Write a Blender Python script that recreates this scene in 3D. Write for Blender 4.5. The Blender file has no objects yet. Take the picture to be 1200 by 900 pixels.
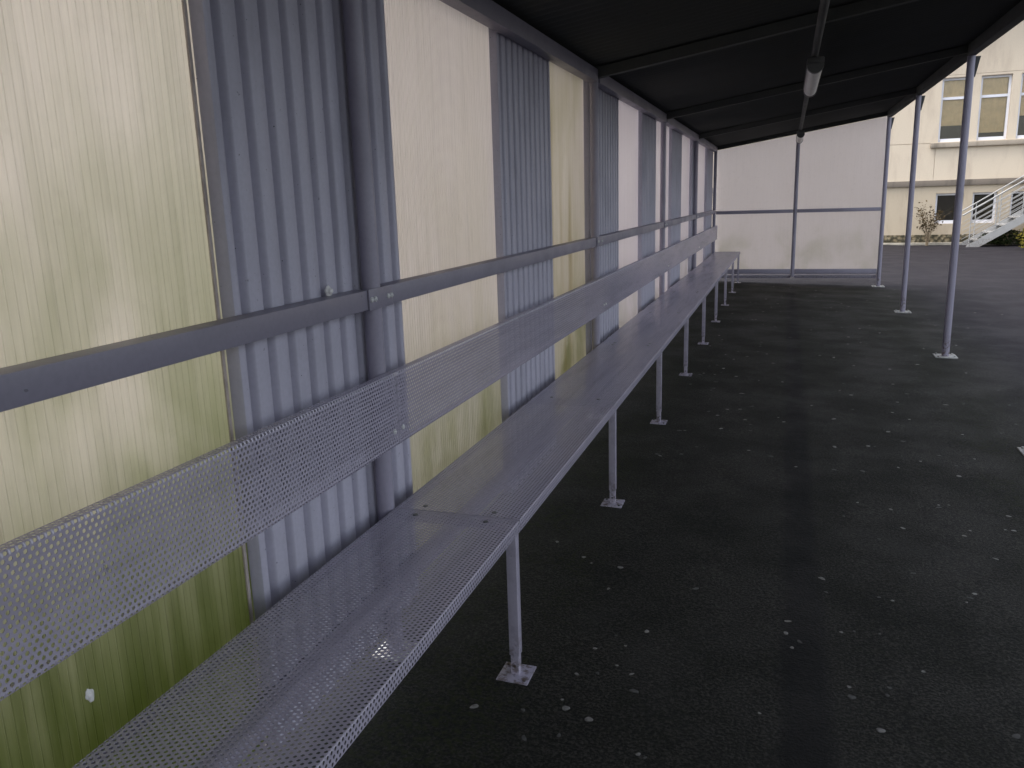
import bpy, bmesh, math, random
from mathutils import Vector, Matrix
R = math.radians
random.seed(7)
S = bpy.context.scene
col = S.collection

# ------------------------------------------------------------------ camera
cam_d = bpy.data.cameras.new('camera')
cam = bpy.data.objects.new('camera', cam_d)
col.objects.link(cam)
S.camera = cam
F_PX = 952.91
cam_d.sensor_width = 36.0
cam_d.lens = F_PX / 1200.0 * 36.0
cam_d.clip_start = 0.02
cam_d.clip_end = 2000
yaw, pitch, roll = 0.3263, -0.2205, -0.0306
fx = Vector((-math.sin(yaw), math.cos(yaw), 0)); rx = Vector((math.cos(yaw), math.sin(yaw), 0)); up = Vector((0, 0, 1))
fw = fx * math.cos(pitch) + up * math.sin(pitch)
u0 = up * math.cos(pitch) - fx * math.sin(pitch)
r2 = rx * math.cos(roll) + u0 * math.sin(roll)
u2 = u0 * math.cos(roll) - rx * math.sin(roll)
m = Matrix((r2, u2, -fw)).transposed().to_4x4()
m.translation = Vector((0, 0, 1.2581))
cam.matrix_world = m

# ------------------------------------------------------------------ sky, sun, exposure
SUN_EL, SUN_AZ = R(66), math.atan2(-0.9, -0.3)
w = bpy.data.worlds.new('World'); S.world = w; w.use_nodes = True
nt = w.node_tree; nt.nodes.clear()
sky = nt.nodes.new('ShaderNodeTexSky'); sky.sky_type = 'NISHITA'; sky.sun_disc = False
sky.sun_elevation = SUN_EL; sky.sun_rotation = SUN_AZ
sky.air_density = 1.0; sky.dust_density = 3.0
hs = nt.nodes.new('ShaderNodeHueSaturation'); hs.inputs['Saturation'].default_value = 0.42
bg = nt.nodes.new('ShaderNodeBackground'); bg.inputs['Strength'].default_value = 0.15
wo = nt.nodes.new('ShaderNodeOutputWorld')
nt.links.new(sky.outputs[0], hs.inputs['Color']); nt.links.new(hs.outputs[0], bg.inputs['Color']); nt.links.new(bg.outputs[0], wo.inputs[0])
sd = bpy.data.lights.new('sun', 'SUN'); sd.energy = 0.8; sd.angle = R(30); sd.color = (1.0, 0.95, 0.88)
sun = bpy.data.objects.new('sun', sd); col.objects.link(sun)
sv = Vector((math.sin(SUN_AZ) * math.cos(SUN_EL), math.cos(SUN_AZ) * math.cos(SUN_EL), math.sin(SUN_EL)))
sun.rotation_euler = (-sv).to_track_quat('-Z', 'Y').to_euler()
sun.location = sv * 40
S.view_settings.view_transform = 'Standard'
S.view_settings.look = 'None'
S.view_settings.exposure = 1.55
S.view_settings.gamma = 1.0
S.view_settings.use_curve_mapping = False
S.cycles.use_denoising = True
S.cycles.max_bounces = 10; S.cycles.diffuse_bounces = 6; S.cycles.transmission_bounces = 6
S.cycles.sample_clamp_indirect = 6.0

# ------------------------------------------------------------------ materials
class N:
    """small node-graph helper"""
    def __init__(s, name):
        s.m = bpy.data.materials.new(name); s.m.use_nodes = True
        s.t = s.m.node_tree; s.t.nodes.clear()
        s.out = s.t.nodes.new('ShaderNodeOutputMaterial')
    def n(s, typ, **k):
        d = s.t.nodes.new(typ)
        for a, v in k.items(): setattr(d, a, v)
        return d
    def l(s, a, b): s.t.links.new(a, b)
    def obj(s, scale=(1, 1, 1), world=True):
        if world:
            g = s.n('ShaderNodeNewGeometry'); src = g.outputs['Position']
        else:
            g = s.n('ShaderNodeTexCoord'); src = g.outputs['Object']
        mp = s.n('ShaderNodeMapping'); mp.inputs['Scale'].default_value = scale
        s.l(src, mp.inputs['Vector']); return mp.outputs[0]
    def noise(s, vec, scale, detail=4, rough=0.55, dist=0.0):
        d = s.n('ShaderNodeTexNoise'); d.inputs['Scale'].default_value = scale; d.inputs['Detail'].default_value = detail
        d.inputs['Roughness'].default_value = rough; d.inputs['Distortion'].default_value = dist
        s.l(vec, d.inputs['Vector']); return d.outputs['Fac']
    def ramp(s, fac, a, b, ca=0.0, cb=1.0):
        d = s.n('ShaderNodeMapRange', interpolation_type='SMOOTHSTEP'); d.inputs['From Min'].default_value = a; d.inputs['From Max'].default_value = b
        d.inputs['To Min'].default_value = ca; d.inputs['To Max'].default_value = cb
        s.l(fac, d.inputs['Value']); return d.outputs[0]
    def math(s, op, a, b=None):
        d = s.n('ShaderNodeMath', operation=op)
        for i, v in enumerate((a, b)):
            if v is None: continue
            if isinstance(v, (int, float)): d.inputs[i].default_value = v
            else: s.l(v, d.inputs[i])
        return d.outputs[0]
    def mix(s, fac, a, b, blend='MIX'):
        d = s.n('ShaderNodeMix', data_type='RGBA', blend_type=blend)
        if isinstance(fac, (int, float)): d.inputs[0].default_value = fac
        else: s.l(fac, d.inputs[0])
        for i, v in ((6, a), (7, b)):
            if isinstance(v, tuple): d.inputs[i].default_value = (*v, 1)
            else: s.l(v, d.inputs[i])
        return d.outputs[2]
    def sep(s, vec):
        d = s.n('ShaderNodeSeparateXYZ'); s.l(vec, d.inputs[0]); return d.outputs
    def bump(s, h, strength, dist):
        d = s.n('ShaderNodeBump'); d.inputs['Strength'].default_value = strength; d.inputs['Distance'].default_value = dist
        s.l(h, d.inputs['Height']); return d.outputs[0]
    def princ(s, colr, rough=0.5, metal=0.0, normal=None, spec=0.5):
        p = s.n('ShaderNodeBsdfPrincipled')
        for k, v in (('Base Color', colr), ('Roughness', rough), ('Metallic', metal), ('Specular IOR Level', spec)):
            if isinstance(v, tuple): p.inputs[k].default_value = (*v, 1)
            elif isinstance(v, (int, float)): p.inputs[k].default_value = v
            else: s.l(v, p.inputs[k])
        if normal is not None: s.l(normal, p.inputs['Normal'])
        s.l(p.outputs[0], s.out.inputs[0]); return p

def paint(name, c, rough=0.4, dirt=0.25, spec=0.5, specks=0.0, dirtc=(0.10, 0.095, 0.08), rvar=0.16, wear=0.0):
    g = N(name); v = g.obj()
    n1 = g.noise(v, 3.0, 6, 0.6); n2 = g.noise(v, 90, 3, 0.6)
    c1 = g.mix(g.ramp(n1, 0.45, 0.75, 0.0, dirt), c, dirtc)
    c1 = g.mix(g.ramp(n2, 0.35, 0.7, 0.0, 0.22), c1, tuple(x * 0.72 for x in c))
    zz = g.sep(v)[2]
    foot = g.math('MULTIPLY', g.ramp(zz, 0.02, 0.16, 1.0, 0.0), g.ramp(g.noise(v, 45, 4, 0.65), 0.47, 0.62))
    c1 = g.mix(g.math('MULTIPLY', foot, 0.75), c1, (0.10, 0.065, 0.04))
    chip = g.noise(v, 38, 3, 0.55)
    c1 = g.mix(g.ramp(chip, 0.735, 0.76, 0, 0.55), c1, tuple(x * 0.3 for x in c))
    if specks:
        n3 = g.noise(v, 150, 2, 0.5)
        c1 = g.mix(g.ramp(n3, 0.74, 0.77, 0, specks), c1, (0.03, 0.03, 0.035))
        n4 = g.noise(g.obj((14, 14, 1.1)), 1.2, 4, 0.6)
        c1 = g.mix(g.ramp(n4, 0.52, 0.75, 0, 0.35), c1, tuple(x * 0.6 for x in c))
    if wear:
        n5 = g.noise(g.obj((14, 1.1, 14)), 1.6, 5, 0.65)
        c1 = g.mix(g.ramp(n5, 0.42, 0.7, 0, wear), c1, tuple(x * 0.62 for x in c))
    r = g.ramp(n1, 0.3, 0.8, rough - rvar * 0.4, rough + rvar)
    g.princ(c1, r, 0.0, g.bump(n2, 0.08, 0.002), spec)
    return g.m

M = {}
M['paint'] = paint('grey_paint', (0.31, 0.29, 0.36), 0.42, 0.2)
M['rail'] = paint('rail_paint', (0.235, 0.22, 0.275), 0.42, 0.2)
M['bench'] = paint('bench_paint', (0.42, 0.39, 0.475), 0.24, 0.05, 1.0, rvar=0.03, wear=0.45)
M['corr'] = paint('corrugated_paint', (0.46, 0.445, 0.53), 0.5, 0.15, 0.4, specks=0.85)
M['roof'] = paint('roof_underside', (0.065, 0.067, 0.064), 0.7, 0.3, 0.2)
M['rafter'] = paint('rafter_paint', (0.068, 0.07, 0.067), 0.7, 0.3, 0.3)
M['zinc'] = paint('zinc', (0.42, 0.42, 0.40), 0.45, 0.35, 0.5)
M['bolt'] = paint('bolt_steel', (0.6, 0.6, 0.6), 0.25, 0.1, 0.7)
M['dark_bolt'] = paint('dark_bolt', (0.06, 0.06, 0.065), 0.4, 0.1, 0.5)
M['stair'] = paint('galvanised', (0.38, 0.375, 0.365), 0.4, 0.3, 0.5)

def sheet_mat(name, clean, algae, amount, streak=0.5, low=0.5, brown=0.0, foot=0.0, through=0.88, grain=1.0):
    """weathered ribbed polycarbonate: lets diffuse light through, algae growing in it"""
    g = N(name)
    P = g.n('ShaderNodeNewGeometry').outputs['Position']
    mp = g.n('ShaderNodeMapping'); mp.inputs['Scale'].default_value = (6.0, 6.0, 0.55); g.l(P, mp.inputs['Vector'])
    st = g.noise(mp.outputs[0], 3.2, 5, 0.62, 0.15)          # runs down the ribs
    mp2 = g.n('ShaderNodeMapping'); mp2.inputs['Scale'].default_value = (1, 1, 0.75); g.l(P, mp2.inputs['Vector'])
    bl = g.noise(mp2.outputs[0], 2.6, 4, 0.55, 0.4)          # cloudy patches
    fine = g.noise(g.obj((220, 220, 6)), 1.0, 2, 0.6)
    z = g.sep(P)[2]
    zf = g.ramp(z, 0.45, 1.7, 1.0, 1.0 - low)                # algae keeps to the damp lower part
    a = g.math('ADD', g.math('MULTIPLY', g.ramp(st, 0.35, 0.7), streak), g.math('MULTIPLY', g.ramp(bl, 0.32, 0.68), 1.2 - streak))
    a = g.math('MULTIPLY', g.math('MULTIPLY', a, zf), amount)
    c = g.mix(a, clean, algae)
    deep = g.math('MULTIPLY', g.ramp(bl, 0.42, 0.66), g.ramp(z, 0.45, 0.98, 1.0, 0.0))
    c = g.mix(g.math('MULTIPLY', deep, amount * 0.9), c, (algae[0] * 0.66, algae[1] * 0.7, algae[2] * 0.58))
    if foot:                                                 # thick green growth at the foot of the sheet
        fz = g.ramp(g.math('ADD', z, g.math('MULTIPLY', g.math('SUBTRACT', bl, 0.5), 0.9)), 0.30, 0.95, 1.0, 0.0)
        c = g.mix(g.math('MULTIPLY', g.math('MULTIPLY', fz, g.ramp(st, 0.3, 0.62, 0.75, 1.0)), foot), c, (0.19, 0.22, 0.085))
    if brown:
        bn = g.math('MULTIPLY', g.ramp(g.noise(mp.outputs[0], 1.3, 3, 0.5), 0.5, 0.72), brown)
        c = g.mix(bn, c, (0.42, 0.36, 0.2))
    c = g.mix(g.ramp(fine, 0.35, 0.7, 0.0, 0.4 * grain), c, (0.84, 0.84, 0.84), 'MULTIPLY')
    scr = g.noise(g.obj((70, 70, 1.6)), 1.0, 3, 0.6)
    c = g.mix(g.ramp(scr, 0.45, 0.72, 0.0, 0.45 * grain), c, (0.82, 0.82, 0.82), 'MULTIPLY')
    dust = g.noise(g.obj((30, 30, 30)), 1.0, 6, 0.7)
    c = g.mix(g.ramp(dust, 0.52, 0.8, 0.0, 0.22), c, (0.68, 0.68, 0.66), 'MULTIPLY')
    tr = g.n('ShaderNodeBsdfTranslucent'); df = g.n('ShaderNodeBsdfDiffuse'); gl = g.n('ShaderNodeBsdfGlossy')
    gl.inputs['Roughness'].default_value = 0.28; gl.inputs['Color'].default_value = (0.9, 0.9, 0.9, 1)
    g.l(c, tr.inputs['Color']); g.l(c, df.inputs['Color'])
    m1 = g.n('ShaderNodeMixShader'); m1.inputs[0].default_value = through
    g.l(df.outputs[0], m1.inputs[1]); g.l(tr.outputs[0], m1.inputs[2])
    fr = g.n('ShaderNodeFresnel'); fr.inputs['IOR'].default_value = 1.3
    m2 = g.n('ShaderNodeMixShader'); g.l(fr.outputs[0], m2.inputs[0]); g.l(m1.outputs[0], m2.inputs[1]); g.l(gl.outputs[0], m2.inputs[2])
    g.l(m2.outputs[0], g.out.inputs[0])
    return g.m
M['sheet_a'] = sheet_mat('sheet_heavy_algae', (0.83, 0.775, 0.71), (0.49, 0.49, 0.355), 1.0, 0.25, low=0.78, foot=1.0)
M['sheet_b'] = sheet_mat('sheet_light_algae', (0.735, 0.685, 0.65), (0.63, 0.588, 0.50), 0.8, 0.4, low=0.8, foot=0.42)
M['sheet_c'] = sheet_mat('sheet_yellowed', (0.69, 0.64, 0.585), (0.50, 0.47, 0.335), 0.9, 0.4, low=0.5, brown=0.5, foot=0.2)
M['sheet_d'] = sheet_mat('sheet_clean', (0.76, 0.71, 0.715), (0.72, 0.67, 0.66), 0.4, 0.4, low=0.6)
M['sheet_end'] = sheet_mat('sheet_end_wall', (0.985, 0.925, 0.885), (0.92, 0.86, 0.79), 0.25, 0.3, low=0.7, through=0.97, grain=0.3)

def asphalt():
    g = N('asphalt')
    P = g.n('ShaderNodeNewGeometry').outputs['Position']
    x, y, z = g.sep(P)[:3]
    n1 = g.noise(P, 120, 4, 0.75); n2 = g.noise(P, 2.2, 6, 0.6); n3 = g.noise(P, 0.35, 4, 0.5); n4 = g.noise(P, 55, 4, 0.6)
    c = g.mix(g.ramp(n1, 0.42, 0.70), (0.0070, 0.0069, 0.0056), (0.058, 0.055, 0.0455))
    c = g.mix(g.ramp(n2, 0.4, 0.75, 0, 0.6), c, (0.011, 0.011, 0.0098))
    c = g.mix(g.ramp(g.noise(P, 0.9, 5, 0.6, 0.3), 0.5, 0.68, 0, 0.45), c, (0.036, 0.035, 0.032))
    # separate, more purple asphalt tone past the roof edge and end wall
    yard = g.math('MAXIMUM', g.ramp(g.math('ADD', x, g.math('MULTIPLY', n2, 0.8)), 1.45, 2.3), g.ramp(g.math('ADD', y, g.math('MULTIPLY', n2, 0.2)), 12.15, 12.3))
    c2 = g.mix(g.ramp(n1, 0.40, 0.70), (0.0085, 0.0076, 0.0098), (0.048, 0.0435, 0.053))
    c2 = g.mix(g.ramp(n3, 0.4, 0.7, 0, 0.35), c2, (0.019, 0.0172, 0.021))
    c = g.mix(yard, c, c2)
    # moss: under the bench, along the posts, thin film in between
    mx = g.ramp(g.math('ADD', x, g.math('MULTIPLY', n2, 0.5)), -0.42, -0.20, 1.0, 0.0)
    mp_ = g.ramp(g.math('ABSOLUTE', g.math('SUBTRACT', x, 1.12)), 0.05, 0.45, 0.75, 0.0)
    my = g.math('MULTIPLY', g.ramp(y, 3.0, 7.0, 0.15, 0.55), g.ramp(x, 1.5, 1.9, 1.0, 0.0))
    mm = g.math('MAXIMUM', g.math('MAXIMUM', mx, mp_), my)
    mm = g.math('MULTIPLY', mm, g.math('SUBTRACT', 1.0, g.ramp(y, 12.1, 12.5)))
    mm = g.math('MULTIPLY', mm, g.ramp(n4, 0.42, 0.66))
    mm = g.math('MULTIPLY', mm, g.ramp(n2, 0.36, 0.62))
    c = g.mix(g.math('MULTIPLY', mm, 0.8), c, (0.024, 0.030, 0.008))
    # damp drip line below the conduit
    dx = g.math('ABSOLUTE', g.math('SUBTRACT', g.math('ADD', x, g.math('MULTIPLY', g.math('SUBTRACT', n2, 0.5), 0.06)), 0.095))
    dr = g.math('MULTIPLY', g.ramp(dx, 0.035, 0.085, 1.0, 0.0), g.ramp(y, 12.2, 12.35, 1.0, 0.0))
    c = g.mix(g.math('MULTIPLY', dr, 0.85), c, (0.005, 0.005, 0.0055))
    rg = g.math('SUBTRACT', g.ramp(n2, 0.3, 0.7, 0.62, 0.85), g.math('MULTIPLY', dr, 0.06))
    h = g.math('ADD', n1, g.math('MULTIPLY', n4, 0.5))
    g.princ(c, rg, 0.0, g.bump(h, 0.8, 0.008), 0.15)
    return g.m
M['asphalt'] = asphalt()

def plain(name, c, rough=0.7, var=0.25, scale=12.0, spec=0.3, bump=0.2):
    g = N(name); v = g.obj()
    n1 = g.noise(v, scale, 5, 0.6); n2 = g.noise(v, scale * 9, 3, 0.6)
    c1 = g.mix(g.ramp(n1, 0.35, 0.7, 0, 1), c, tuple(x * (1 - var) for x in c))
    g.princ(c1, rough, 0.0, g.bump(n2, bump, 0.004), spec); return g.m
M['gum_pale'] = plain('gum_pale', (0.27, 0.26, 0.24), 0.75, 0.4, 120)
M['gum_mid'] = plain('gum_mid', (0.22, 0.21, 0.195), 0.8, 0.4, 120)
M['gum_dark'] = plain('gum_dark', (0.10, 0.098, 0.092), 0.85, 0.4, 120)
M['gum_white'] = plain('gum_white', (0.78, 0.76, 0.74), 0.6, 0.15, 80)
M['pvc'] = plain('white_pvc', (0.80, 0.80, 0.84), 0.35, 0.06, 3, 0.5, 0.02)
M['bark'] = plain('bark', (0.33, 0.25, 0.16), 0.85, 0.5, 30)
M['tray'] = plain('lamp_tray', (0.10, 0.10, 0.10), 0.5, 0.2, 8)
M['diffuser'] = plain('lamp_diffuser', (0.62, 0.62, 0.60), 0.35, 0.15, 20, 0.5)
M['kerb'] = plain('kerb_concrete', (0.36, 0.33, 0.27), 0.85, 0.35, 6)
M['reflection_curtain'] = plain('reflection_curtain', (0.86, 0.70, 0.44), 0.9, 0.15, 6)  # tan carries the warm reflection of the upper panes
M['room'] = plain('room', (0.07, 0.065, 0.055), 0.9, 0.2, 3)

def render_wall(name, c, grime, amt):
    g = N(name); P = g.n('ShaderNodeNewGeometry').outputs['Position']
    mp = g.n('ShaderNodeMapping'); mp.inputs['Scale'].default_value = (1.6, 1.6, 0.35); g.l(P, mp.inputs['Vector'])
    n1 = g.noise(mp.outputs[0], 2.0, 6, 0.65, 0.2); n2 = g.noise(P, 40, 4, 0.7); n3 = g.noise(P, 0.6, 3, 0.5)
    c1 = g.mix(g.ramp(n1, 0.45, 0.75, 0, amt), c, grime)
    c1 = g.mix(g.ramp(n3, 0.4, 0.65, 0, 0.25), c1, tuple(x * 0.88 for x in c))
    c1 = g.mix(g.ramp(n2, 0.4, 0.7, 0, 0.15), c1, grime)
    g.princ(c1, 0.88, 0.0, g.bump(n2, 0.3, 0.01), 0.2); return g.m
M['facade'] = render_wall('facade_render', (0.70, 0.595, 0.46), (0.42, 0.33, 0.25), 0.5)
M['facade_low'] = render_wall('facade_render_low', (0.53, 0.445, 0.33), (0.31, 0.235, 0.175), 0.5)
M['band'] = render_wall('band_stone', (0.22, 0.185, 0.15), (0.08, 0.07, 0.06), 0.8)
M['sill'] = render_wall('sill_stone', (0.40, 0.34, 0.27), (0.12, 0.10, 0.08), 0.7)
def plinth():
    g = N('plinth_stones'); P = g.n('ShaderNodeNewGeometry').outputs['Position']
    vo = g.n('ShaderNodeTexVoronoi', feature='F1'); vo.inputs['Scale'].default_value = 11; g.l(P, vo.inputs['Vector'])
    n = g.noise(P, 9, 5, 0.7)
    c = g.mix(g.ramp(vo.outputs['Distance'], 0.1, 0.7), (0.20, 0.16, 0.10), (0.05, 0.045, 0.03))
    c = g.mix(g.ramp(n, 0.5, 0.7, 0, 0.7), c, (0.33, 0.28, 0.19))
    g.princ(c, 0.9, 0, g.bump(vo.outputs['Distance'], 0.7, 0.03), 0.2); return g.m
M['plinth'] = plinth()
def glass(name, c):
    g = N(name); v = g.obj(); n = g.noise(v, 1.3, 3, 0.5)
    g.princ(c, 0.03, 0.0, g.bump(n, 0.03, 0.02), 0.8); return g.m
def clear_glass():
    g = N('window_glass')
    t = g.n('ShaderNodeBsdfTransparent'); t.inputs[0].default_value = (0.95, 0.93, 0.89, 1)
    gl = g.n('ShaderNodeBsdfGlossy'); gl.inputs['Roughness'].default_value = 0.02
    n = g.noise(g.obj(), 1.1, 2, 0.5)
    g.l(g.bump(n, 0.04, 0.03), gl.inputs['Normal'])
    fr = g.n('ShaderNodeFresnel'); fr.inputs['IOR'].default_value = 1.5
    mx = g.n('ShaderNodeMixShader'); g.l(fr.outputs[0], mx.inputs[0]); g.l(t.outputs[0], mx.inputs[1]); g.l(gl.outputs[0], mx.inputs[2])
    g.l(mx.outputs[0], g.out.inputs[0]); return g.m
M['glass'] = clear_glass()
def leaf(name, a, b):
    g = N(name); oi = g.n('ShaderNodeNewGeometry'); c = g.mix(oi.outputs['Random Per Island'], a, b)
    df = g.n('ShaderNodeBsdfDiffuse'); tr = g.n('ShaderNodeBsdfTranslucent'); g.l(c, df.inputs[0]); g.l(c, tr.inputs[0])
    mx = g.n('ShaderNodeMixShader'); mx.inputs[0].default_value = 0.3; g.l(df.outputs[0], mx.inputs[1]); g.l(tr.outputs[0], mx.inputs[2]); g.l(mx.outputs[0], g.out.inputs[0]); return g.m
M['leaf_gold'] = leaf('leaf_gold', (0.30, 0.24, 0.05), (0.12, 0.12, 0.03))
M['leaf_dark'] = leaf('leaf_dark', (0.020, 0.030, 0.014), (0.05, 0.06, 0.025))
M['leaf_dry'] = leaf('leaf_dry', (0.13, 0.09, 0.045), (0.05, 0.045, 0.03))
M['leaf_tree'] = leaf('leaf_tree', (0.045, 0.055, 0.025), (0.09, 0.09, 0.04))

# ------------------------------------------------------------------ geometry helpers
def link(name, me, mat, parent=None):
    o = bpy.data.objects.new(name, me); col.objects.link(o)
    if mat is not None and not me.materials: me.materials.append(mat)
    if parent is not None: o.parent = parent
    return o
def empty(name, label, cat, loc=(0, 0, 0)):
    o = bpy.data.objects.new(name, None); col.objects.link(o); o.location = loc
    o.empty_display_size = 0.1
    o['label'] = label; o['category'] = cat
    return o
def tag(o, label=None, cat=None, group=None, kind=None):
    for k, v in (('label', label), ('category', cat), ('group', group), ('kind', kind)):
        if v: o[k] = v
    return o
class MB:
    def __init__(s): s.v = []; s.f = []
    def box(s, x0, x1, y0, y1, z0, z1):
        b = len(s.v)
        s.v += [(x0, y0, z0), (x1, y0, z0), (x1, y1, z0), (x0, y1, z0), (x0, y0, z1), (x1, y0, z1), (x1, y1, z1), (x0, y1, z1)]
        s.f += [tuple(b + i for i in q) for q in ((3, 2, 1, 0), (4, 5, 6, 7), (0, 1, 5, 4), (1, 2, 6, 5), (2, 3, 7, 6), (3, 0, 4, 7))]
        return s
    def tube(s, p0, p1, r0, r1=None, n=16, cap=True):
        p0, p1 = Vector(p0), Vector(p1); r1 = r0 if r1 is None else r1
        d = (p1 - p0).normalized(); a = d.orthogonal().normalized(); b = d.cross(a)
        k = len(s.v)
        for p, r in ((p0, r0), (p1, r1)):
            for i in range(n):
                t = 2 * math.pi * i / n; s.v.append(tuple(p + a * (r * math.cos(t)) + b * (r * math.sin(t))))
        for i in range(n): s.f.append((k + i, k + (i + 1) % n, k + n + (i + 1) % n, k + n + i))
        if cap: s.f.append(tuple(k + i for i in reversed(range(n)))); s.f.append(tuple(k + n + i for i in range(n)))
        return s
    def prism(s, pts, axis, a, b):
        """closed 2-D outline extruded along an axis"""
        k = len(s.v); n = len(pts)
        for t in (a, b):
            for (p, q) in pts:
                s.v.append({0: (t, p, q), 1: (p, t, q), 2: (p, q, t)}[axis])
        for i in range(n): s.f.append((k + i, k + (i + 1) % n, k + n + (i + 1) % n, k + n + i))
        s.f.append(tuple(k + i for i in reversed(range(n)))); s.f.append(tuple(k + n + i for i in range(n)))
        return s
    def skew(s, fn):
        s.v = [fn(*p) for p in s.v]; return s
    def mesh(s, name, bevel=0.0, smooth=True, fix=True):
        me = bpy.data.meshes.new(name); me.from_pydata(s.v, [], s.f)
        if bevel or fix:
            bm = bmesh.new(); bm.from_mesh(me)
            if fix: bmesh.ops.recalc_face_normals(bm, faces=bm.faces)
            if bevel: bmesh.ops.bevel(bm, geom=bm.edges[:], offset=bevel, segments=2, profile=0.6, affect='EDGES', clamp_overlap=True)
            bm.to_mesh(me); bm.free()
        if smooth: me.shade_smooth(); me.set_sharp_from_angle(angle=R(32))
        return me
    def build(s, name, mat, parent=None, bevel=0.0, smooth=True, fix=True):
        return link(name, s.mesh(name, bevel, smooth, fix), mat, parent)
def box(name, mat, parent, x0, x1, y0, y1, z0, z1, bevel=0.0):
    return MB().box(x0, x1, y0, y1, z0, z1).build(name, mat, parent, bevel)
def copy_to(o, parent, loc=(0, 0, 0), name=None):
    c = o.copy(); col.objects.link(c); c.parent = parent; c.location = loc; return c

# ------------------------------------------------------------------ layout numbers
BAY = 2.638
Y1 = 1.885                                   # bench joint and second wall post
POSTS = [Y1 + BAY * k for k in range(-5, 4)] + [12.440]  # rearmost bays are unseen, added to cut light from behind the viewpoint
XW, XP = -1.0145, 1.2468                      # wall posts and open-side posts
def gz(x): return -0.0296 * (max(-3.0, min(3.0, x)) + 0.65)
def rz(x): return 1.867 + 0.155 * (x + 0.99)  # underside of the rafters

# ------------------------------------------------------------------ ground
xs = [-400, -60, -12, -3.0, -1.1, 0, 1.25, 3.0, 8, 20, 60, 400]
ys = [-400, -60, -15, -3, 2, 6, 10, 12.4, 16, 20, 24, 40, 120, 400]
vv = [(x, y, gz(x)) for y in ys for x in xs]
ff = [(j * len(xs) + i, j * len(xs) + i + 1, (j + 1) * len(xs) + i + 1, (j + 1) * len(xs) + i) for j in range(len(ys) - 1) for i in range(len(xs) - 1)]
me = bpy.data.meshes.new('ground'); me.from_pydata(vv, [], ff)
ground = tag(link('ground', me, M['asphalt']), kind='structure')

# ------------------------------------------------------------------ shelter
shelter = empty('shelter', 'long open-fronted grey steel shelter with corrugated and translucent wall sheets', 'shelter')

# corrugated wall sheets
def corr_mesh(width, z0, z1, pitch=0.0755, amp=0.031, half=0.017):
    """flat pans with rounded shoulders and narrow deep grooves between them"""
    n = max(1, round(width / pitch)); p = width / n
    front = [(-1.0755, 0.0), (-1.051, 0.001), (-1.0465, 0.003), (-1.0445, 0.007)]
    for i in range(n):
        c = (i + 0.5) * p
        for q in range(-8, 9):
            d = half * q / 8
            front.append((-1.0445 - amp * (0.5 + 0.5 * math.cos(math.pi * d / half)), c + d))
    front += [(-1.0445, width - 0.007), (-1.0465, width - 0.003), (-1.051, width - 0.001), (-1.0755, width)]
    back = [(x - 0.0012, min(max(y, 0.0012), width - 0.0012)) for x, y in reversed(front)]
    return MB().prism(front + back, 2, z0, z1).mesh('corrugated_sheet', fix=True)
def ribbed(width, pitch=0.0172, depth=0.0016, thick=0.012, half=0.0017):
    n = max(1, round(width / pitch)); p = width / n
    pts = [(0, 0)]
    for i in range(n):
        if i: pts += [(0, i * p - half), (-depth, i * p), (0, i * p + half)]
    pts.append((0, width))
    return pts + [(-thick, width), (-thick, 0)]
CORR = [(-10.34, -9.59), (-8.67, -7.92), (-7.0, -6.25), (-5.33, -4.58), (-3.66, -2.91), (-1.99, -1.24), (-0.31, 0.44), (1.365, 2.125), (3.035, 3.755), (4.535, 5.37), (6.285, 6.965), (7.97, 8.705), (9.70, 10.32), (11.53, 12.43)]
edges = [-11.33]
for a, b in CORR: edges += [a, b]
z0w, z1w = 0.07, 1.925
for a, b in CORR:
    o = link('corrugated_sheet', corr_mesh(b - a, z0w, z1w), M['corr'], shelter); o.location = (0, a, 0)
TR = [(edges[0], edges[1])] + [(CORR[i][1], CORR[i + 1][0]) for i in range(len(CORR) - 1)]
tm = ['sheet_b'] * 5 + ['sheet_b', 'sheet_a', 'sheet_a', 'sheet_b', 'sheet_c', 'sheet_d', 'sheet_d', 'sheet_d', 'sheet_d']
for (a, b), mk in zip(TR, tm):
    a -= 0.025; b += 0.025
    pts = [(x - 1.079, y + a) for x, y in ribbed(b - a)]
    MB().prism(pts, 2, z0w, z1w).build('translucent_sheet', M[mk], shelter, smooth=False)

M['strip'] = plain('plastic_strip', (0.50, 0.43, 0.40), 0.5, 0.3, 30, 0.4)
for ya, yb in ((1.349, 1.358),):
    MB().box(-1.0785, -1.073, ya, yb, z0w, z1w).build('edge_strip', M['strip'], shelter, 0.002)

# wall posts with ears and bolts, mid rail, bottom rail, top beam
bolt_me = MB().tube((0, 0, 0), (0.0035, 0, 0), 0.0072, 0.0068, 12).tube((0.0035, 0, 0), (0.006, 0, 0), 0.0052, 0.003, 12).mesh('bolt')
bolt_me.materials.append(M['bolt'])
for y in POSTS:
    p = MB().tube((XW, y, gz(XW)), (XW, y, 1.93), 0.0235, n=24).build('wall_post', M['paint'], shelter)
    box('foot_plate', M['zinc'], p, XW - 0.05, XW + 0.05, y - 0.05, y + 0.05, gz(XW) - 0.002, gz(XW) + 0.006, 0.001)
    if y < 12:
        e = box('rail_bracket', M['rail'], shelter, -0.9910, -0.9862, y - 0.066, y + 0.066, 1.0005, 1.0535, 0.0012)
        for dy in (-0.054, -0.036, 0.036, 0.054):
            link('bolt', bolt_me, None, e).location = (-0.9862, y + dy, 1.027)
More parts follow.
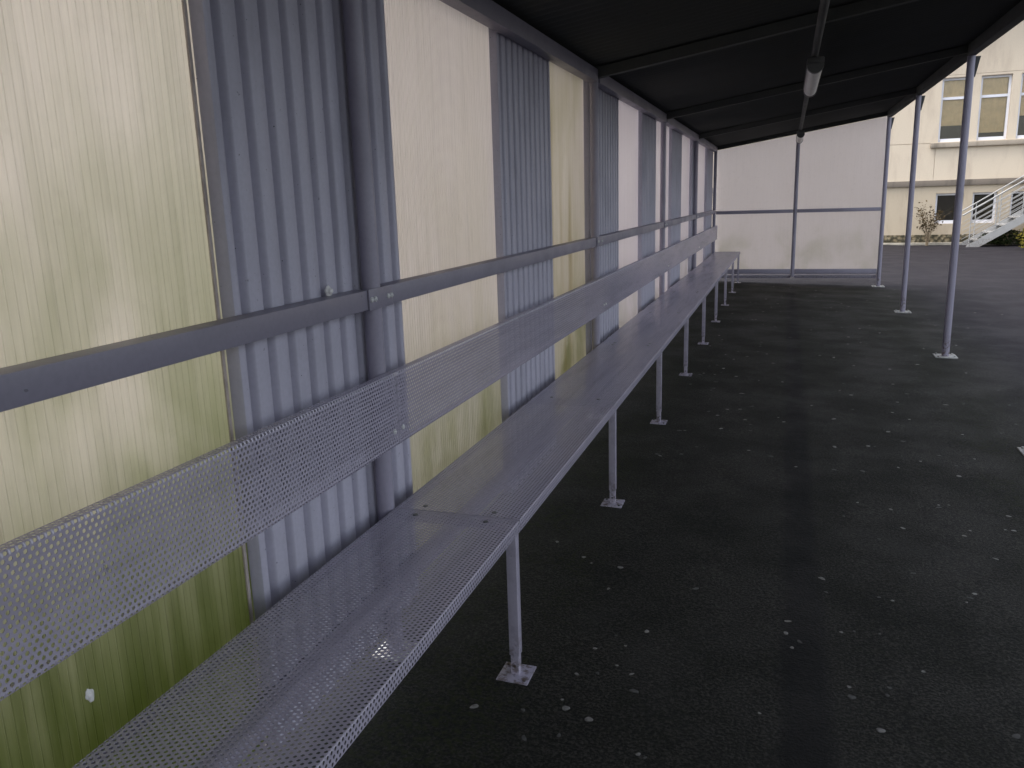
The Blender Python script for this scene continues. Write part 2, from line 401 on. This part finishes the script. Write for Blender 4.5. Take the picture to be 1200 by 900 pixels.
for a, b in zip(POSTS[:-1], POSTS[1:]):
    MB().box(-1.0405, -0.9915, a + 0.048, b - 0.048, 1.002, 1.052).build('wall_rail', M['rail'], shelter, 0.003)
    MB().box(-1.0405, -0.9915, a + 0.026, b - 0.026, 0.18, 0.22).build('bottom_rail', M['paint'], shelter, 0.003)
    MB().box(-1.0405, -0.985, a + 0.026, b - 0.026, 1.866, 1.93).build('top_beam', M['rail'], shelter, 0.003)

# open-side posts
for y in POSTS[1:]:
    g0 = gz(XP)
    p = MB().tube((XP, y, g0 + 0.008), (XP, y, 2.21), 0.0275, n=24).build('post', M['paint'], shelter)
    pl = box('foot_plate', M['zinc'], p, XP - 0.08, XP + 0.08, y - 0.08, y + 0.08, g0 - 0.004, g0 + 0.008, 0.002)
    for dx in (-0.058, 0.058):
        for dy in (-0.058, 0.058): MB().tube((XP + dx, y + dy, g0 + 0.008), (XP + dx, y + dy, g0 + 0.017), 0.008, n=6).build('anchor_bolt', M['zinc'], p)
    MB().prism([(XP + 0.0275, 2.06), (XP + 0.034, 2.06), (XP + 0.062, 2.205), (XP + 0.0275, 2.205)], 1, y - 0.004, y + 0.004).build('gusset', M['rafter'], p)
# edge beam, rafters, roof sheets
for a, b in zip(POSTS[:-1], POSTS[1:]):
    MB().box(XP - 0.03, XP + 0.03, a + 0.002, b - 0.002, 2.212, 2.29).build('edge_beam', M['rafter'], shelter, 0.003)
def slope(x, y, z): return (x, y, z + rz(x))
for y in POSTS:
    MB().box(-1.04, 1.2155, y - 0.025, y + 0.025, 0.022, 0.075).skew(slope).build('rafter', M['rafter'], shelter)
def roof_mesh(ylen, x0, x1, pitch=0.0755):
    n = round(ylen / pitch); p = ylen / n; sg = 6
    pr = [(i * p / sg, 0.008 - 0.008 * math.cos(2 * math.pi * i / sg)) for i in range(n * sg + 1)]
    pts = pr + [(y, z + 0.0015) for y, z in reversed(pr)]
    return MB().prism(pts, 0, x0, x1).skew(lambda x, y, z: (x, y, z + rz(x) + 0.078)).mesh('roof_sheet')
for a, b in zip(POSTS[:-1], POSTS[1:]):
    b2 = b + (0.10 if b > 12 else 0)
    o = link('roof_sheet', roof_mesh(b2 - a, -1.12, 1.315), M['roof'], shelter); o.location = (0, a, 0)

# end wall
YE = 12.462
xm = 0.103
MB().tube((xm, YE, gz(xm) + 0.1), (xm, YE, rz(xm) + 0.0), 0.027, n=20).build('end_post', M['paint'], shelter)
for (a, b) in ((XW + 0.026, xm - 0.028), (xm + 0.028, XP - 0.03)):
    MB().box(a, b, YE - 0.025, YE + 0.025, 0.985, 1.033).build('end_rail', M['paint'], shelter, 0.003)
    MB().box(a, b, YE - 0.025, YE + 0.025, 0.125, 0.19).build('end_bottom_rail', M['paint'], shelter, 0.003)
    MB().box(a, b, YE + 0.05, YE + 0.075, 0.055, 0.10).build('end_lower_bar', M['paint'], shelter, 0.002)
    w_ = b - a + 0.045; a_ = a - 0.022
    pts = [(y + a_, -(x) + YE + 0.0275) for x, y in ribbed(w_)]
    k = MB().prism(pts, 2, 0.0, 1.0)
    k.v = [(x, y, 0.13 if z == 0.0 else rz(x) + 0.02) for x, y, z in k.v]
    k.build('translucent_sheet', M['sheet_end'], shelter, smooth=False)

# unseen closed end behind the viewpoint, added to cut light from there
MB().tube((xm, POSTS[0] - 0.02, gz(xm)), (xm, POSTS[0] - 0.02, rz(xm)), 0.027, n=12).build('end_post', M['paint'], shelter)
for (a, b) in ((XW + 0.004, xm - 0.002), (xm + 0.002, XP - 0.005)):
    k = MB().box(a, b, POSTS[0] - 0.065, POSTS[0] - 0.05, 0.0, 1.0)
    k.v = [(x, y, 0.13 if z == 0.0 else rz(x) + 0.02) for x, y, z in k.v]
    k.build('translucent_sheet', M['sheet_end'], shelter, smooth=False)

# ------------------------------------------------------------------ bench
bench = empty('bench', 'long grey perforated steel bench with backrest running along the shelter wall', 'bench')
PH = 0.0115; RH = PH * 0.866; HOLE = 0.0037; TH = 0.0011
def perforated(length, nrows, prof, name):
    """staggered round holes in a folded sheet; prof(s, d) maps arc length s and depth d to (x, z)"""
    n = int(length / PH); off = (length - n * PH) / 2
    V = []; Fc = []
    idx = {}
    def vert(s, y, d, key):
        k = idx.get(key)
        if k is None:
            x, z = prof(s, d); k = len(V); V.append((x, y, z)); idx[key] = k
        return k
    hx = [math.cos(math.pi / 2 + math.pi / 3 * i) for i in range(6)]; hy = [math.sin(math.pi / 2 + math.pi / 3 * i) for i in range(6)]
    H2 = PH / 2
    for r in range(nrows):
        s0, s1 = r * RH, (r + 1) * RH; sc = (s0 + s1) / 2
        odd = r & 1; cnt = n - odd
        for i in range(cnt):
            b = 2 * i + odd                      # column index in half pitches
            ya = off + b * H2
            for d, top in ((0.0, True), (TH, False)):
                di = 0 if top else 1
                o = [vert(s0, ya, d, (r, b, di)), vert(s0, ya + H2, d, (r, b + 1, di)), vert(s0, ya + PH, d, (r, b + 2, di)),
                     vert(s1, ya + PH, d, (r + 1, b + 2, di)), vert(s1, ya + H2, d, (r + 1, b + 1, di)), vert(s1, ya, d, (r + 1, b, di))]
                # hole ring ordered to match o: angles start lower-left
                ring = []
                for a in (210, 270, 330, 30, 90, 150):
                    t = R(a); ss = sc + HOLE * math.sin(t); yy = ya + H2 + HOLE * math.cos(t)
                    x, z = prof(ss, d); ring.append(len(V)); V.append((x, yy, z))
                for q in range(6):
                    q2 = (q + 1) % 6
                    f = (o[q], o[q2], ring[q2], ring[q])
                    Fc.append(f if top else f[::-1])
                if top: top_ring = ring
            for q in range(6):
                q2 = (q + 1) % 6
                Fc.append((top_ring[q], top_ring[q2], ring[q2], ring[q]))
        # plain margins at both ends
        for (c0, c1, ye) in ((odd, None, 0.0), (2 * cnt + odd, None, length)):
            for di, d in ((0, 0.0), (1, TH)):
                a = vert(s0, off + c0 * H2, d, (r, c0, di)); b_ = vert(s1, off + c0 * H2, d, (r + 1, c0, di))
                e0 = vert(s0, ye, d, (r, 'e', ye, di)); e1 = vert(s1, ye, d, (r + 1, 'e', ye, di))
                f = (a, b_, e1, e0) if (ye == 0.0) else (a, e0, e1, b_)
                Fc.append(f if di == 0 else f[::-1])
    me = bpy.data.meshes.new(name); me.from_pydata(V, [], Fc)
    return me
def fold_profile(a_len, top_len, rad):
    """lip, rounded fold, flat, rounded fold, lip -> (u, v, nu, nv) along arc length"""
    q = rad * math.pi / 2
    L0, L1, L2, L3, L4 = a_len, a_len + q, a_len + q + top_len, a_len + 2 * q + top_len, 2 * a_len + 2 * q + top_len
    W = top_len + 2 * rad
    def f(s):
        if s < L0: return (0.0, -rad - (L0 - s), -1.0, 0.0)
        if s < L1:
            t = (s - L0) / rad; return (rad - rad * math.cos(t), -rad + rad * math.sin(t), -math.cos(t), math.sin(t))
        if s < L2: return (rad + s - L1, 0.0, 0.0, 1.0)
        if s < L3:
            t = (s - L2) / rad; return (W - rad + rad * math.sin(t), -rad + rad * math.cos(t), math.sin(t), math.cos(t))
        return (W, -rad - (s - L3), 1.0, 0.0)
    return f, L4, W
# seat: wide sheet, lips turned down
rad = 0.005
n_seat = 42
seat_top = n_seat * RH - 2 * 0.026 - 2 * rad * math.pi / 2
fs, Ls, Ws = fold_profile(0.026, seat_top, rad)
X_SEAT1 = -0.6270; X_SEAT0 = X_SEAT1 - Ws
def seat_prof(s, d):
    u, v, nu, nv = fs(min(max(s, 0), Ls)); return (X_SEAT0 + u - nu * d, 0.45 + v - nv * d)
n_back = 24
back_flat = n_back * RH - 2 * 0.018 - 2 * rad * math.pi / 2
fb, Lb, Wb = fold_profile(0.018, back_flat, rad)
Z_B0 = 0.731 - Wb / 2
def back_prof(s, d):
    u, v, nu, nv = fb(min(max(s, 0), Lb)); return (-0.9600 + v - nv * d, Z_B0 + u - nu * d)
SEAT_LEN = BAY - 0.004
seat_me = perforated(SEAT_LEN, n_seat, seat_prof, 'seat_panel'); seat_me.materials.append(M['bench'])
back_me = perforated(SEAT_LEN, n_back, back_prof, 'backrest_panel'); back_me.materials.append(M['bench'])
# flip the backrest faces: its profile runs the other way round
bm = bmesh.new(); bm.from_mesh(back_me); bmesh.ops.reverse_faces(bm, faces=bm.faces); bm.to_mesh(back_me); bm.free()
screw_me = MB().tube((0, 0, 0), (0, 0, 0.002), 0.0075, 0.006, 10).mesh('screw'); screw_me.materials.append(M['dark_bolt'])
for k in range(-1, 4):
    y = Y1 + BAY * k + 0.002
    last = k == 3
    sp = link('seat_panel', seat_me, None, bench); sp.location = (0, y, 0)
    bp = link('backrest_panel', back_me, None, bench); bp.location = (0, y, 0)
    if last: sp.scale.y = bp.scale.y = (12.405 - y) / SEAT_LEN
    for yy in (0.03, BAY / 2, BAY - 0.036):
        for xx in (-0.71, -0.91):
            link('screw', screw_me, None, sp).location = (xx, yy, 0.4498)
    for yy in (0.022, BAY - 0.028):
        b_ = link('bolt', bolt_me, None, bp); b_.location = (-0.961, yy, 0.675)
XL = -0.6505
for i in range(-1, 9):
    y = Y1 + BAY / 2 * i
    if i == 8: y = 12.385
    g0 = gz(XL)
    lg = MB().box(XL - 0.014, XL + 0.014, y - 0.014, y + 0.014, 0.062, 0.4455).build('leg', M['bench'], bench, 0.0025)
    box('leg_insert', M['bench'], lg, XL - 0.0115, XL + 0.0115, y - 0.0115, y + 0.0115, g0 + 0.004, 0.0625, 0.002)
    box('foot_plate', M['bench'], lg, XL - 0.044, XL + 0.044, y - 0.044, y + 0.044, g0 - 0.003, g0 + 0.004, 0.001)
    for dx, dy in ((-0.032, 0.032), (0.032, -0.032)): MB().tube((XL + dx, y + dy, g0 + 0.004), (XL + dx, y + dy, g0 + 0.009), 0.005, n=8).build('fixing_screw', M['dark_bolt'], lg)
    MB().tube((XL, y - 0.0114, 0.03), (XL, y - 0.0135, 0.03), 0.004, n=8).build('fixing_screw', M['dark_bolt'], lg)
    box('support_arm', M['bench'], lg, -0.978, XL - 0.0145, y - 0.0125, y + 0.0125, 0.420, 0.4455, 0.002)

# ------------------------------------------------------------------ conduit and lights
cz = rz(0.11) - 0.022
cond = MB().tube((0.11, -11.2, cz), (0.11, 12.40, cz), 0.019, n=14).build('cable_conduit', M['rafter'])
tag(cond, 'dark conduit running along under the roof to the end wall', 'conduit')
for y0, lab in ((5.10, 'long tube light hanging from the middle of the roof conduit'), (10.85, 'tube light beside the end wall at the far end of the conduit')):
    t = empty('tube_light', lab, 'light', (0.115, y0, cz - 0.019))
    t['group'] = 'tube lights under the roof'
    L = 1.27
    MB().box(-0.045, 0.045, 0, L, -0.036, -0.004).build('tray', M['tray'], t, 0.006)
    pts = [(-0.042, -0.036)] + [(-0.042 * math.cos(a), -0.040 - 0.045 * math.sin(a)) for a in [math.pi * i / 10 for i in range(11)]] + [(0.042, -0.036)]
    MB().prism(pts, 1, 0.05, L - 0.05).build('diffuser', M['diffuser'], t)
    for ya, yb in ((0.0, 0.05), (L - 0.05, L)):
        pe = [(p * 1.08, -0.0362 if q > -0.037 else q - 0.003) for p, q in pts]
        MB().prism(pe, 1, ya + 0.001, yb - 0.001).build('end_cap', M['tray'], t)
    for yy in (0.25, L - 0.25): MB().box(-0.012, 0.012, yy - 0.012, yy + 0.012, -0.006, 0.006).build('hanger', M['zinc'], t)

# ------------------------------------------------------------------ building across the yard
bld = empty('building', 'cream rendered two-storey school building across the yard', 'building', (0, 0, 0))
YB = 23.0
BZ0 = gz(3.0)
A = [(3.426 + 0.835 * i, 4.08 + 0.835 * i) for i in range(6)]
D = [(3.486, 4.112), (4.299, 4.837), (5.13, 5.70), (5.95, 6.52), (6.77, 7.34)]
A = A[:5]
def facade(name, mat, x0, x1, z0, z1, holes, depth=0.22):
    xs = sorted({x0, x1} | {h[0] for h in holes} | {h[1] for h in holes}); zs = sorted({z0, z1} | {h[2] for h in holes} | {h[3] for h in holes})
    k = MB()
    def q(a, b, c, d): n = len(k.v); k.v.extend((a, b, c, d)); k.f.append((n, n + 1, n + 2, n + 3))
    for i in range(len(xs) - 1):
        for j in range(len(zs) - 1):
            cx, cz_ = (xs[i] + xs[i + 1]) / 2, (zs[j] + zs[j + 1]) / 2
            if any(h[0] < cx < h[1] and h[2] < cz_ < h[3] for h in holes): continue
            q((xs[i], YB, zs[j]), (xs[i + 1], YB, zs[j]), (xs[i + 1], YB, zs[j + 1]), (xs[i], YB, zs[j + 1]))
    for h in holes:
        a, b, c, d = h[:4]; dp = h[4] if len(h) > 4 else depth; y1 = YB + dp
        q((a, YB, c), (a, YB, d), (a, y1, d), (a, y1, c)); q((b, YB, c), (b, y1, c), (b, y1, d), (b, YB, d))
        q((a, YB, c), (a, y1, c), (b, y1, c), (b, YB, c)); q((a, YB, d), (b, YB, d), (b, y1, d), (a, y1, d))
        if len(h) > 4: q((a, y1, c), (b, y1, c), (b, y1, d), (a, y1, d))
    return k.build(name, mat, bld, fix=False, smooth=False)
up_holes = [(a, b, 2.365, 3.853) for a, b in A] + [(3.385, 3.393, 1.47, 2.22, 0.03), (-8.0, 3.27, 2.345, 2.356, 0.03), (3.2, 9.0, 3.905, 3.912, 0.02)]
lo_holes = [(a, b, 0.40, 1.14) for a, b in D]
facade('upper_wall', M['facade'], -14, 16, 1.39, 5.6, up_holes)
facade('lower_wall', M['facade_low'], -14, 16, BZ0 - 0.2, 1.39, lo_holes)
MB().box(-14, 16, YB - 0.05, YB - 0.002, 1.318, 1.46).build('band_course', M['band'], bld, 0.012)
MB().box(-14, 16, YB + 0.30, YB + 9, BZ0, 5.6).build('core', M['room'], bld)
MB().box(-14.2, 16.2, YB - 0.45, YB + 9, 5.6, 5.8).build('eaves', M['sill'], bld)
MB().prism([(YB - 0.45, 5.8), (YB + 9, 5.8), (YB + 4.2, 6.6)], 0, -14.2, 16.2).build('roof', M['band'], bld)
MB().box(3.27, 8.0, YB - 0.09, YB - 0.002, 2.235, 2.345).build('window_sill', M['sill'], bld, 0.01)
MB().box(-14, 16, YB - 0.035, YB - 0.002, BZ0 - 0.1, 0.135).build('plinth', M['plinth'], bld, 0.008)
MB().box(-14, 16, YB - 0.30, YB - 0.036, BZ0 - 0.1, BZ0 + 0.055).build('kerb', M['kerb'], bld, 0.012)
def window(x0, x1, z0, z1, transom=None, reflection_curtain=None):
    wd = box('window', M['room'], bld, x0, x1, YB + 0.215, YB + 0.29, z0, z1)
    y0, y1 = YB + 0.095, YB + 0.155
    f = 0.052
    fr = MB().box(x0, x0 + f, y0, y1, z0, z1).box(x1 - f, x1, y0, y1, z0, z1)
    fr.box(x0 + f, x1 - f, y0, y1, z1 - f, z1).box(x0 + f, x1 - f, y0 - 0.02, y1, z0, z0 + f * 1.5)
    fr.build('frame', M['pvc'], wd)
    if transom:
        MB().box(x0 + f, x1 - f, y0 - 0.006, y1, transom - 0.03, transom + 0.03).build('transom', M['pvc'], wd)
        rows = [(z0 + f * 1.5, transom - 0.03), (transom + 0.03, z1 - f)]
    else: rows = [(z0 + f * 1.5, z1 - f)]
    for a, b in rows: MB().box(x0 + f, x1 - f, y0 + 0.02, y0 + 0.028, a, b).build('pane', M['glass'], wd)
    if reflection_curtain:
        n = 24; pts = []
        for i in range(n + 1):
            t = i / n; pts.append((x0 + 0.03 + (x1 - x0 - 0.06) * t, YB + 0.168 + 0.006 * math.sin(t * 40)))
        MB().prism(pts + [(x, y + 0.004) for x, y in reversed(pts)], 2, reflection_curtain, z1 - 0.03).build('reflection_blind', M['reflection_curtain'], wd)  # tan sheet behind the glass, stands in for the panes' warm reflection
for i, (a, b) in enumerate(A): window(a, b, 2.365, 3.853, 3.385, (2.75, 2.55, 2.9, 2.6, 3.1)[i])
for a, b in D: window(a, b, 0.40, 1.14)

# outside stairs
st = empty('staircase', 'galvanised steel outdoor staircase with barred railing against the cream building', 'staircase', (0, 0, 0))
SX, SZ, SL = 4.05, BZ0 + 0.0, 0.635
XT = 7.0
def sz(x): return SZ + SL * (x - SX)
for y in (21.78, 22.62):
    MB().prism([(SX - 0.02, BZ0), (SX + 0.25, BZ0), (XT, sz(XT) - 0.18), (XT, sz(XT) + 0.02), (SX - 0.02, BZ0 + 0.03)], 1, y, y + 0.035).build('stringer', M['stair'], st)
    off = 0.035
    r = MB().tube((SX - 0.15, y + 0.017, sz(SX - 0.15) + 0.83), (XT, y + 0.017, sz(XT) + 0.83), 0.015, n=10).build('handrail', M['stair'], st)
    for k in range(6):
        h = 0.12 + 0.105 * k + (0.05 if k == 5 else 0)
        MB().tube((SX + 0.02, y + 0.017, sz(SX + 0.02) + h), (XT, y + 0.017, sz(XT) + h), 0.0062 if k < 5 else 0.011, n=8).build('railing_bar', M['stair'], st)
    for k in range(6):
        x = SX + 0.03 + 0.52 * k + (0.25 if y > 22 else 0)
        MB().tube((x, y + 0.017, max(BZ0, sz(x) - 0.02)), (x, y + 0.017, sz(x) + 0.83), 0.011, n=8).build('railing_post', M['stair'], st)
nst = 10
for k in range(nst):
    z = BZ0 + 0.17 * (k + 1); x = SX + 0.17 * (k + 1) / SL
    MB().box(x - 0.10, x + 0.18, 21.815, 22.62, z - 0.035, z - 0.005).build('tread', M['stair'], st)
MB().box(XT, XT + 1.6, 21.78, 22.62, sz(XT) - 0.15, sz(XT)).build('landing', M['stair'], st)
for x in (XT + 0.1, XT + 1.5):
    MB().tube((x, 21.82, BZ0), (x, 21.82, sz(XT) - 0.15), 0.035, n=10).build('support_post', M['stair'], st)

# ------------------------------------------------------------------ planting
def leaves(k, n, spot, size, seed):
    rnd = random.Random(seed)
    for _ in range(n):
        p = Vector(spot(rnd)); s = size * rnd.uniform(0.6, 1.4)
        a = Vector((rnd.gauss(0, 1), rnd.gauss(0, 1), rnd.gauss(0, 0.7))).normalized(); b = a.orthogonal().normalized()
        b = (b * math.cos(rnd.uniform(0, 6)) + a.cross(b) * math.sin(rnd.uniform(0, 6))).normalized()
        c = a.cross(b).normalized()
        i = len(k.v)
        k.v += [tuple(p - a * s), tuple(p + b * s * 0.45 + c * s * 0.1), tuple(p + a * s), tuple(p - b * s * 0.45 + c * s * 0.1)]
        k.f.append((i, i + 1, i + 2, i + 3))
def shrub(name, label, cat, loc, rx_, ry_, h, n, size, lm, seed, dense=True):
    t = empty(name, label, cat, loc)
    rnd = random.Random(seed); k = MB(); tips = []
    for i in range(14 if dense else 18):
        a = rnd.uniform(0, 2 * math.pi); q = Vector((rnd.uniform(-.03, .03), rnd.uniform(-.03, .03), 0)); r = 0.010 if dense else 0.0075
        hh = h * rnd.uniform(0.7, 1.0); ex = Vector((math.cos(a) * rx_ * rnd.uniform(.4, .95), math.sin(a) * ry_ * rnd.uniform(.4, .95), hh * rnd.uniform(.8, 1)))
        steps = 6
        prev = q
        for j in range(1, steps + 1):
            f = j / steps
            cur = q.lerp(Vector((ex.x * f ** 1.3, ex.y * f ** 1.3, ex.z * f ** 0.85)), 1.0) + Vector((rnd.gauss(0, .015), rnd.gauss(0, .015), 0))
            k.tube(prev, cur, r * (1.05 - f * 0.8), r * (1.05 - (f + .12) * 0.8), 5, cap=False); 
            if j >= 3:
                tips.append(cur.copy())
                for _ in range(2):
                    e = cur + Vector((rnd.gauss(0, .09), rnd.gauss(0, .09), rnd.uniform(.02, .12)))
                    k.tube(cur, e, r * .3, r * .12, 4, cap=False); tips.append(e)
            prev = cur
    k.build('branches', M['bark'], t, fix=False)
    g = MB()
    if dense:
        def spot(q):
            a = q.uniform(0, 2 * math.pi); u = q.random() ** 0.4; zz = q.random()
            wob = 1 + 0.25 * math.sin(a * 3 + zz * 7 + seed) + 0.15 * math.sin(a * 7 + seed * 2)
            wd = math.sin(math.pi * min(1, 0.25 + 0.72 * zz)) * wob
            return (math.cos(a) * rx_ * u * wd, math.sin(a) * ry_ * u * wd, 0.04 + h * zz * (0.9 + 0.15 * math.sin(a * 5)))
    else:
        def spot(q):
            p = q.choice(tips); return (p.x + q.gauss(0, .025), p.y + q.gauss(0, .025), p.z + q.gauss(0, .025))
    leaves(g, n, spot, size, seed)
    g.build('foliage', M[lm], t, fix=False, smooth=False)
    return t
shrub('shrub', 'straggly nearly bare brown shrub at the foot of the cream wall', 'shrub', (3.30, 22.52, BZ0), 0.46, 0.28, 0.98, 420, 0.032, 'leaf_dry', 3, False)
shrub('shrub', 'golden green bush in front of the metal stairs', 'shrub', (5.30, 20.6, BZ0), 0.46, 0.42, 0.95, 2600, 0.032, 'leaf_gold', 11)
for i, (x, y, lab) in enumerate(((4.95, 22.2, 'dark evergreen bush low under the lower flight of the stairs'), (5.9, 22.2, 'dark evergreen bush under the upper flight of the stairs'))):
    shrub('shrub', lab, 'shrub', (x, y, BZ0), 0.55, 0.35, 0.34 + 0.25 * i, 2200, 0.03, 'leaf_dark', 20 + i)

# ------------------------------------------------------------------ chewing gum on the ground and on the wall
def blob(seed, r=1.0, h=0.12, n=14):
    rnd = random.Random(seed); k = MB(); ph = [rnd.uniform(0, 6) for _ in range(3)]
    rr = [r * (1 + 0.12 * math.sin(2 * t + ph[0]) + 0.09 * math.sin(3 * t + ph[1]) + 0.05 * math.sin(5 * t + ph[2])) for t in [2 * math.pi * i / n for i in range(n)]]
    for lev, (f, z) in enumerate(((1.0, 0.0), (0.86, h * 0.8), (0.5, h))):
        for i in range(n):
            t = 2 * math.pi * i / n; k.v.append((rr[i] * f * math.cos(t), rr[i] * f * math.sin(t), z))
    for lev in range(2):
        for i in range(n): k.f.append((lev * n + i, lev * n + (i + 1) % n, (lev + 1) * n + (i + 1) % n, (lev + 1) * n + i))
    k.f.append(tuple(2 * n + i for i in range(n)))
    return k.mesh('gum_spot', fix=False)
gum_me = {}
for mk in ('gum_pale', 'gum_mid', 'gum_dark'):
    for s in range(4):
        me = blob(s * 3 + len(mk)); me.materials.append(M[mk]); gum_me[mk, s] = me
G = [(-0.772, 2.755), (-0.646, 2.656), (-0.609, 2.617), (-0.505, 2.615), (-0.512, 2.447), (-0.431, 2.164), (-0.475, 2.076), (-0.394, 2.117), (-0.348, 2.216), (-0.332, 1.906), (-0.585, 1.738), (-0.484, 1.779), (-0.502, 1.811), (-0.441, 1.956), (-0.398, 2.01), (-0.352, 1.981), (-0.708, 1.713), (-0.55, 1.634), (-0.473, 1.67), (-0.418, 1.753), (-0.279, 1.662), (-0.262, 1.655), (-0.494, 1.935), (0.162, 2.745), (0.172, 2.645), (0.204, 2.392), (0.241, 2.409), (0.312, 2.417), (0.333, 2.661), (0.372, 2.65), (0.268, 3.356), (0.332, 3.535), (0.457, 3.495), (0.479, 3.298), (0.38, 3.155), (0.405, 2.242), (0.308, 2.131), (0.299, 2.093), (0.268, 1.933), (0.612, 2.747), (0.596, 2.712), (0.462, 2.883), (0.648, 3.577), (0.653, 3.609), (0.724, 3.352), (0.692, 3.29), (0.694, 3.622), (0.901, 3.563), (0.884, 3.404), (0.855, 3.403), (0.632, 2.783), (-0.015, 1.911), (0.052, 2.41), (0.047, 2.335), (0.085, 2.298), (-0.238, 2.536), (0.759, 3.1), (0.064, 2.257), (0.576, 2.011), (0.21, 2.056), (0.207, 2.102)]
rnd = random.Random(5)
spots = [(x, y, rnd.choice((0.0045, 0.006, 0.0078, 0.010))) for x, y in G]
while len(spots) < 250:
    y = 3.9 + 8.3 * rnd.random() ** 1.1
    x = rnd.choice((rnd.uniform(-0.55, 1.5), rnd.gauss(0.45, 0.35), rnd.uniform(-0.6, 0.0)))
    if -0.62 < x < 2.4: spots.append((x, y, rnd.uniform(0.006, 0.0135)))
for i in range(30): spots.append((rnd.uniform(1.4, 3.2), rnd.uniform(5.5, 12), rnd.uniform(0.006, 0.0135)))
tilt = math.atan(0.0296)
for i, (x, y, r) in enumerate(spots):
    mk = rnd.choices(('gum_pale', 'gum_mid', 'gum_dark'), (0.17, 0.43, 0.40))[0]
    o = link('gum_spot', gum_me[mk, rnd.randrange(4)], None, ground)
    o.location = (x, y, gz(x) + 0.0004); o.rotation_euler = (0, tilt, rnd.uniform(0, 6)); a = rnd.uniform(.75, 1.3)
    o.scale = (r * a, r / a, r)
def lump(name, label, loc, sc, rot):
    k = MB(); bm = bmesh.new(); bmesh.ops.create_icosphere(bm, subdivisions=3, radius=1.0)
    for v in bm.verts:
        d = 1 + 0.16 * math.sin(v.co.x * 4.1 + loc[1] * 9) + 0.14 * math.sin(v.co.z * 5.3 + 1) + 0.08 * math.sin(v.co.y * 9)
        v.co *= d
    me = bpy.data.meshes.new(name); bm.to_mesh(me); bm.free(); me.shade_smooth()
    o = link(name, me, M['gum_white']); o.location = loc; o.scale = sc; o.rotation_euler = rot
    return tag(o, label, 'gum')
lump('gum_lump', 'white chewed gum lump stuck on top of the wall rail', (-1.030, 1.703, 1.0625), (0.009, 0.011, 0.013), (0, 0, 0))
lump('gum_lump', 'white gum blob stuck to the green translucent sheet above the seat', (-1.077, 0.925, 0.472), (0.004, 0.0075, 0.012), (0.3, 0, 0))
